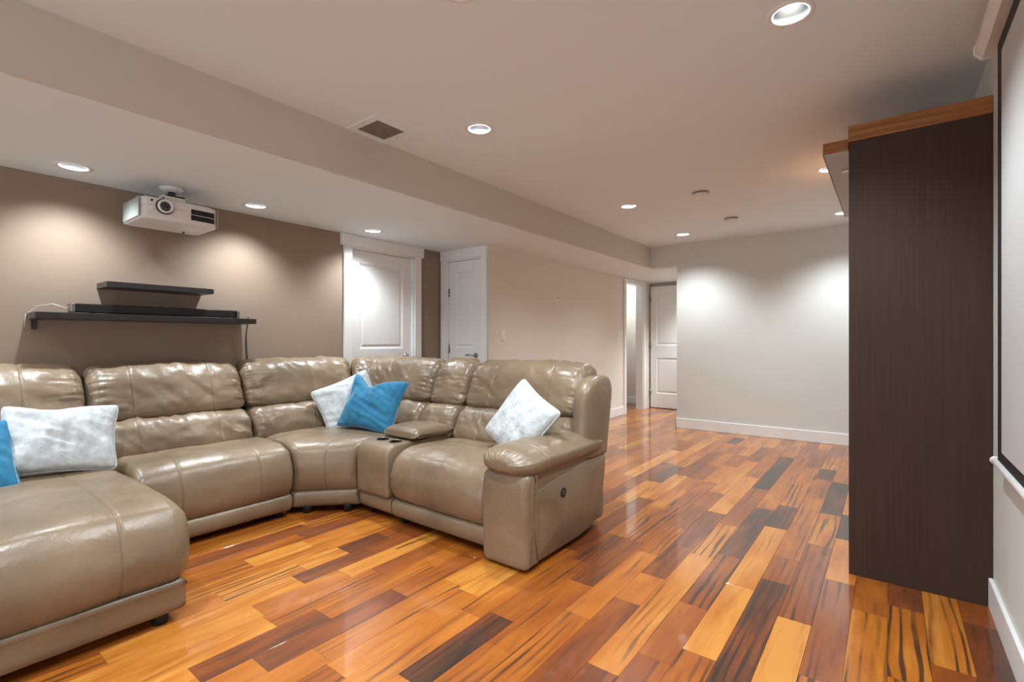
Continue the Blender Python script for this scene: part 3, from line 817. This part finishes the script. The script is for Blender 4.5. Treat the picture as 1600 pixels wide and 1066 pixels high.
# corner path: straight along the brown wall, arc, straight along the second back
c_y0, c_x1 = 1.598, -2.772
L1 = AC[1] - c_y0; L2 = AR * math.pi / 2; L3 = c_x1 - AC[0]
def corner(s):
    if s <= L1: return ((RX, c_y0 + s), (1, 0))
    if s <= L1 + L2:
        a = (s - L1) / AR
        return ((AC[0] - AR * math.cos(a), AC[1] + AR * math.sin(a)), (math.cos(a), -math.sin(a)))
    return ((AC[0] + s - L1 - L2, RY), (0, -1))
S_seam = L1 + AR * R(28)
def sub(f, a): return lambda s: f(s + a)
def back_unit(path, S, sd, groove_h=(), groove_l=(), r=.07):
    loft('head_cushion', path, S, head, sofa, r=r, n=120, gather=.0062, gl=.07, gfreq=30, rough=.009, rscale=6, grooves=groove_h, seed=sd, crown=.016, wrinkle=.009)
    loft('lumbar_cushion', path, S, lumb, sofa, r=r * .8, n=110, gather=.0036, gl=.05, gfreq=28, rough=.008, rscale=7, grooves=groove_l, seed=sd + .5, crown=.006, wrinkle=.010)
f, S = line((RX, -.12), (RX, .738), (1, 0)); back_unit(f, S, 1.1, (.30, .60), (.30, .60))
f, S = line((RX, .748), (RX, 1.588), (1, 0)); back_unit(f, S, 2.2, (.20, .63), (.20, .63))
back_unit(corner, S_seam - .005, 3.3, (.50,), (.45,))
back_unit(sub(corner, S_seam + .005), L1 + L2 + L3 - S_seam - .005, 4.4, (.75,), ())
f, S = line((-2.760, RY), (-2.418, RY), (0, -1)); back_unit(f, S, 5.5, (), (), r=.06)
f, S = line((-2.406, RY), (-1.470, RY), (0, -1)); back_unit(f, S, 6.6, (.24, .70), (.24, .70), r=.075)
# back shell behind the cushions
SHELL = [(-.125, .06), (-.125, .50), (-.12, .86), (-.09, .90), (-.03, .88), (.02, .60), (.03, .06)]
f, S = line((RX, -.12), (RX, 1.59), (1, 0)); loft('back_shell', f, S, lambda s: SHELL, sofa, r=.02, n=48, step=.08, rough=0)
loft('back_shell', corner, L1 + L2 + L3, lambda s: SHELL, sofa, r=.02, n=48, step=.05, rough=0)
f, S = line((-2.765, RY), (-1.52, RY), (0, -1)); loft('back_shell', f, S, lambda s: SHELL, sofa, r=.02, n=48, step=.08, rough=0)
# seats: n = 0 at the front edge, negative towards the back, L deep
def seat_prof(L, zt=.468, zb=.142, bulge=.0):
    return [(-L, zb + .06), (-L, zt - .02), (-L * .7, zt + .006), (-L * .40, zt + .006 + bulge), (-.13, zt - .002), (-.045, zt - .045), (-.006, zt - .13), (0.0, zt - .20),
            (-.015, zb + .05), (-.055, zb), (-.14, zb - .008), (-L * .6, zb - .008), (-L + .03, zb)]
def rail_prof(L, zb=.042, zt=.148):
    return [(-L, zb), (-L, zt), (-L * .5, zt + .002), (-.06, zt), (-.028, zt - .02), (-.024, (zb + zt) / 2), (-.036, zb + .012), (-.07, zb), (-L * .5, zb)]
f, S = line((-2.985, .812), (-2.985, 1.638), (1, 0))
loft('seat_cushion', f, S, lambda s: seat_prof(.50), sofa, r=.045, n=110, gather=.002, gl=.03, rough=.006, rscale=4, grooves=(.20, .62), seed=7.1, crown=.008, drape=.002)
loft('base_rail', f, S, lambda s: rail_prof(.50), sofa, r=.02, n=64, rough=.002, seed=7.2)
# chaise
f, S = line((-2.215, -.12), (-2.215, .800), (1, 0))
loft('chaise_cushion', f, S, lambda s: seat_prof(1.26, zt=.475, zb=.158, bulge=.008), sofa, r=.085, n=150, gather=.0012, gl=.03, rough=.007, rscale=3.2, grooves=(.18, .68), seed=8.1, crown=.012)
f, S = line((-2.225, -.10), (-2.225, .782), (1, 0))
loft('base_rail', f, S, lambda s: rail_prof(1.2, .045, .165), sofa, r=.03, n=80, rough=.002, seed=8.2)
# corner wedge: front runs diagonally
WF0, WF1 = (-3.010, 1.652), (-2.778, 1.912)
BK = [(-3.45, 1.652), (-3.45, 1.95), (-3.42, 2.20), (-3.28, 2.36), (-3.05, 2.46), (-2.90, 2.48), (-2.778, 2.48)]
def bk(t):
    q = t * (len(BK) - 1); i = min(int(q), len(BK) - 2); g = q - i
    return (BK[i][0] + (BK[i + 1][0] - BK[i][0]) * g, BK[i][1] + (BK[i + 1][1] - BK[i][1]) * g)
WS = math.hypot(WF1[0] - WF0[0], WF1[1] - WF0[1])
def wedge(s):
    t = s / WS; p = (WF0[0] + (WF1[0] - WF0[0]) * t, WF0[1] + (WF1[1] - WF0[1]) * t); b = bk(t)
    l = math.hypot(p[0] - b[0], p[1] - b[1])
    return (p, ((p[0] - b[0]) / l, (p[1] - b[1]) / l))
def wedge_L(s):
    t = s / WS; p = wedge(s)[0]; b = bk(t); return math.hypot(p[0] - b[0], p[1] - b[1])
loft('seat_cushion', wedge, WS, lambda s: seat_prof(wedge_L(s), zt=.470), sofa, r=.03, n=110, step=.012, gather=.002, gl=.02, rough=.005, rscale=5, grooves=(WS * .5,), seed=9.1, crown=.004)
loft('base_rail', wedge, WS, lambda s: rail_prof(min(.5, wedge_L(s))), sofa, r=.012, n=64, step=.02, rough=.001, seed=9.2)
# console: body, hinged lid, cup holders
CX0, CX1, CY = -2.756, -2.446, 1.925
def con_prof(s): return [(-.54, .16), (-.54, .468), (-.30, .472), (-.08, .472), (-.025, .452), (0.0, .40), (.002, .28), (-.006, .17), (-.04, .145), (-.30, .14)]
f, S = line((CX0, CY), (CX1, CY), (0, -1))
loft('console_body', f, S, con_prof, sofa, r=.022, n=96, rough=.002, seed=10.1)
loft('base_rail', f, S, lambda s: rail_prof(.5), sofa, r=.012, n=64, rough=.001, seed=10.2)
f, S = line((CX0 + .012, 2.125), (CX1 + .035, 2.125), (0, -1))
lid = loft('console_lid', f, S, lambda s: [(-.36, .478), (-.36, .535), (-.20, .556), (-.06, .552), (-.012, .535), (0, .51), (-.01, .482), (-.18, .474)], sofa, r=.04, n=90, rough=.003, seed=10.3, crown=.01)
for x in (-2.650, -2.520):
    lathe('cup_holder', [(.040, .474), (.040, .4765), (.036, .478), (.034, .475), (.033, .474), (0.0, .474)], 'gloss_black', sofa, 28, (x, 2.055, 0))
# recliner seat
f, S = line((-2.432, 1.915), (-1.655, 1.915), (0, -1))
loft('seat_cushion', f, S, lambda s: seat_prof(.56, zt=.462, zb=.148, bulge=.004), sofa, r=.05, n=130, gather=.0025, gl=.035, rough=.007, rscale=5, grooves=(), seed=11.1, crown=.014, drape=.006, pgroove=((.30, .010, .004),))
loft('base_rail', f, S, lambda s: rail_prof(.5), sofa, r=.025, n=64, rough=.002, seed=11.2)
# recliner arm: front post, side panel, pad
AX0, AX1 = -1.652, -1.366
f, S = line((AX0, 1.893), (AX1, 1.893), (0, -1))
def post(s): return [(-.118, .04), (-.118, .25), (-.115, .47), (-.07, .502), (-.03, .49), (0.0, .44), (.004, .30), (.0, .10), (-.008, .022), (-.04, .018), (-.09, .020)]
arm = loft('arm_front', f, S, post, sofa, r=.032, n=96, rough=.002, seed=12.1, crown=.03)
# side panel with the raised rear foot, outer skin at x = AX1
def side_panel(x0, x1):
    o2 = [(1.990, .032), (2.20, .032), (2.40, .032), (2.52, .042), (2.60, .068), (2.655, .115), (2.690, .20), (2.715, .30), (2.730, .40), (2.715, .438), (2.60, .438), (2.45, .430), (2.20, .406), (1.990, .378), (1.989, .20)]
    pts = []
    for i in range(len(o2)):
        p, q = Vector(o2[i]), Vector(o2[(i + 1) % len(o2)])
        for k in range(4): pts.append(p.lerp(q, k / 4))
    n = len(pts); c = Vector((2.34, .225)); vs, fs = [], []
    prof = [(0.0, x0), (0.0, x1 - .008), (.006, x1 - .002), (.018, x1)]
    for ins, x in prof:
        for p in pts:
            q = c + (p - c) * (1 - ins); vs.append((x, q.x, q.y))
    for i in range(len(prof) - 1):
        for k in range(n): fs.append((i * n + k, i * n + (k + 1) % n, i * n + n + (k + 1) % n, i * n + n + k))
    vs += [(x1 + .001, c.x, c.y), (x0, c.x, c.y)]
    for k in range(n):
        fs.append((3 * n + k, 3 * n + (k + 1) % n, 4 * n)); fs.append((k, (k + 1) % n, 4 * n + 1))
    return mesh_obj('arm_side_panel', vs, fs, 'leather', sofa, True)
sp_ = side_panel(-1.64, -1.374)
f, S = line((-1.60, 1.93), (-1.60, 2.725), (1, 0))
loft('arm_core', f, S, lambda s: [(0, .05), (0, .49), (.05, .515), (.15, .515), (.210, .505), (.214, .44), (.214, .30), (.212, .06), (.1, .05)], sofa, r=.02, n=64, rough=0, seed=12.2)
pw = lathe('power_button', [(.024, .0), (.025, .004), (.021, .006), (.017, .004), (0.0, .004)], 'black', sofa, 28, (-1.372, 2.235, .318), 'X')
box('switch_slot', (-1.3685, 2.231, .306), (-1.366, 2.239, .330), 'hinge', pw, .0008)
# pad, swept front to back with a drooping nose
def pad_prof(s):
    t = s / .83
    dz = -.022 * max(0, (t - .72) / .28) ** 2 - .012 * max(0, (.22 - t) / .22) ** 2
    top = .592 + dz; low = .455 + .012 * t
    return [(-.145, low + .02), (-.165, low + .065), (-.145, top - .03), (-.08, top - .003), (.0, top), (.085, top - .012), (.145, top - .045), (.165, low + .06), (.150, low + .015), (.08, low), (-.06, low)]
f, S = line((-1.515, 1.868), (-1.515, 2.698), (1, 0))
loft('arm_pad', f, S, pad_prof, sofa, r=.12, escale=(.30, .72), n=120, gather=.0035, gl=.05, gfreq=30, rough=.005, rscale=5, seed=13.1, grooves=(.20,), pgroove=())
# outer wing beside the recliner back, leaning back
def wing_station(s):
    return ((-1.435, 2.78), (0, -1))
WN = 26
vs, fs = [], []
for i in range(WN + 1):
    t = i / WN; z = .44 + (.905 - .44) * t
    lean = .05 * t
    e = 1.0 if t < .72 else math.sqrt(max(0.0, 1 - ((t - .72) / .28) ** 2)) * .86 + .14
    y0, y1 = 2.475 + lean * 1.2 + (1 - e) * .16, 2.79 + .095 * t - (1 - e) * .10
    yc, hy = (y0 + y1) / 2, (y1 - y0) / 2
    xc, hx = -1.437, .068 * (.45 + .55 * e)
    for k in range(40):
        a = 2 * math.pi * k / 40; c, s_ = math.cos(a), math.sin(a)
        p = 2 / 3.2
        vs.append((xc + hx * math.copysign(abs(c) ** p, c), yc + hy * math.copysign(abs(s_) ** p, s_), z))
for i in range(WN):
    for k in range(40): fs.append((i * 40 + k, i * 40 + (k + 1) % 40, i * 40 + 40 + (k + 1) % 40, i * 40 + 40 + k))
fs += [tuple(range(40)), tuple(range(WN * 40, WN * 40 + 40))]
mesh_obj('back_wing', vs, fs, 'leather', sofa, True)
# feet
for x, y in ((-2.30, .70), (-2.30, 0.0), (-3.10, .86), (-3.10, 1.58), (-3.02, 1.74), (-2.84, 1.92), (-2.70, 2.02), (-2.38, 2.02), (-1.72, 2.02), (-1.46, 1.98), (-1.46, 2.45), (-3.6, .3), (-3.6, 1.2), (-3.6, 2.4), (-2.6, 2.7), (-1.6, 2.6)):
    lathe('foot', [(0.0, 0.0005), (.026, 0.0005), (.030, .04), (.032, .06), (0.0, .06)], 'foot', sofa, 20, (x, y, 0))

# ------------------------------------------------------------------ pillows
def pillow(name, w_, h_, t_, mat, lab, loc, yaw, tilt, roll, seed, piping=None, crease=0.006, chop=0.0, bow=.11):
    """pillow in local x (width) / z (height), front -y; corners pulled out to points"""
    root = empty(name, loc); tag(root, lab, 'pillow', 'cushions on the sofa')
    root.rotation_euler = (Matrix.Rotation(R(yaw), 4, 'Z') @ Matrix.Rotation(R(tilt), 4, 'X') @ Matrix.Rotation(R(roll), 4, 'Y')).to_euler()
    n = 44; vs, fs = [], []
    def pt(u, v_):
        # sides bow inwards between the corners
        x = u * w_ / 2 * (1 - bow * (1 - v_ * v_)); z = v_ * h_ / 2 * (1 - bow * (1 - u * u))
        cc = abs(u) ** 6 * abs(v_) ** 6; x *= 1 - .07 * cc; z *= 1 - .07 * cc
        z -= chop * max(0.0, v_) ** 2 * math.exp(-((u + .25) / .38) ** 2)
        return x, z
    idx = {}
    for side in (-1, 1):
        for i in range(n + 1):
            for j in range(n + 1):
                u, v_ = -1 + 2 * i / n, -1 + 2 * j / n
                edge = i in (0, n) or j in (0, n)
                if edge and side == 1: idx[(1, i, j)] = idx[(-1, i, j)]; continue
                x, z = pt(u, v_)
                th = t_ / 2 * (max(0, (1 - u * u)) ** .36) * (max(0, (1 - v_ * v_)) ** .36)
                q = Vector((x * 9 + seed * 3.7, side * 2.0, z * 9 + seed))
                th += crease * .9 * (.5 - abs(noise.noise(Vector((x * 4 + seed * 2, side * 3.0, z * 20 + x * 6))))) * min(1, (1 - max(abs(u), abs(v_))) * 5)
                th += crease * (noise.noise(q) + .6 * noise.noise(Vector((x * 26 + seed, side, z * 9)))) * min(1, (1 - max(abs(u), abs(v_))) * 6)
                idx[(side, i, j)] = len(vs); vs.append((x, side * max(th, 0.0), z))
        for i in range(n):
            for j in range(n):
                a = [idx[(side, i, j)], idx[(side, i + 1, j)], idx[(side, i + 1, j + 1)], idx[(side, i, j + 1)]]
                fs.append(tuple(a if side == -1 else a[::-1]))
    mesh_obj('cover', vs, fs, mat, root, True)
    loop = []
    for k in range(n): loop.append(pt(-1 + 2 * k / n, -1))
    for k in range(n): loop.append(pt(1, -1 + 2 * k / n))
    for k in range(n): loop.append(pt(1 - 2 * k / n, 1))
    for k in range(n): loop.append(pt(-1, 1 - 2 * k / n))
    tube('piping', [(x, 0, z) for x, z in loop], .0045, piping or mat, root, 6, True)
    return root
pillow('throw_pillow', .43, .42, .15, 'plush', 'white plush pillow tilted on the recliner seat against the padded arm', (-1.715, 2.32, .645), -8, -26, 27, 1.0, crease=.012)
pillow('throw_pillow', .50, .43, .16, 'velvet', 'blue velvet pillow with piping in the sofa corner beside the console', (-3.00, 2.235, .660), 18, -24, 7, 2.0, 'velvet_pipe', .014, chop=.075, bow=.15)
pillow('throw_pillow', .46, .42, .14, 'plush', 'white plush pillow in the sofa corner behind the blue velvet one', (-3.275, 2.225, .640), 52, -20, -24, 3.0, crease=.012)
pillow('throw_pillow', .46, .37, .17, 'plush', 'white plush pillow lying back at the head of the chaise', (-3.26, .575, .635), 84, -30, 5, 4.0, crease=.016, chop=.02)
pillow('throw_pillow', .42, .40, .15, 'velvet', 'blue velvet pillow cut off at the left edge of the picture on the chaise', (-3.22, .215, .595), 88, -40, 0, 5.0, 'velvet_pipe', .010)
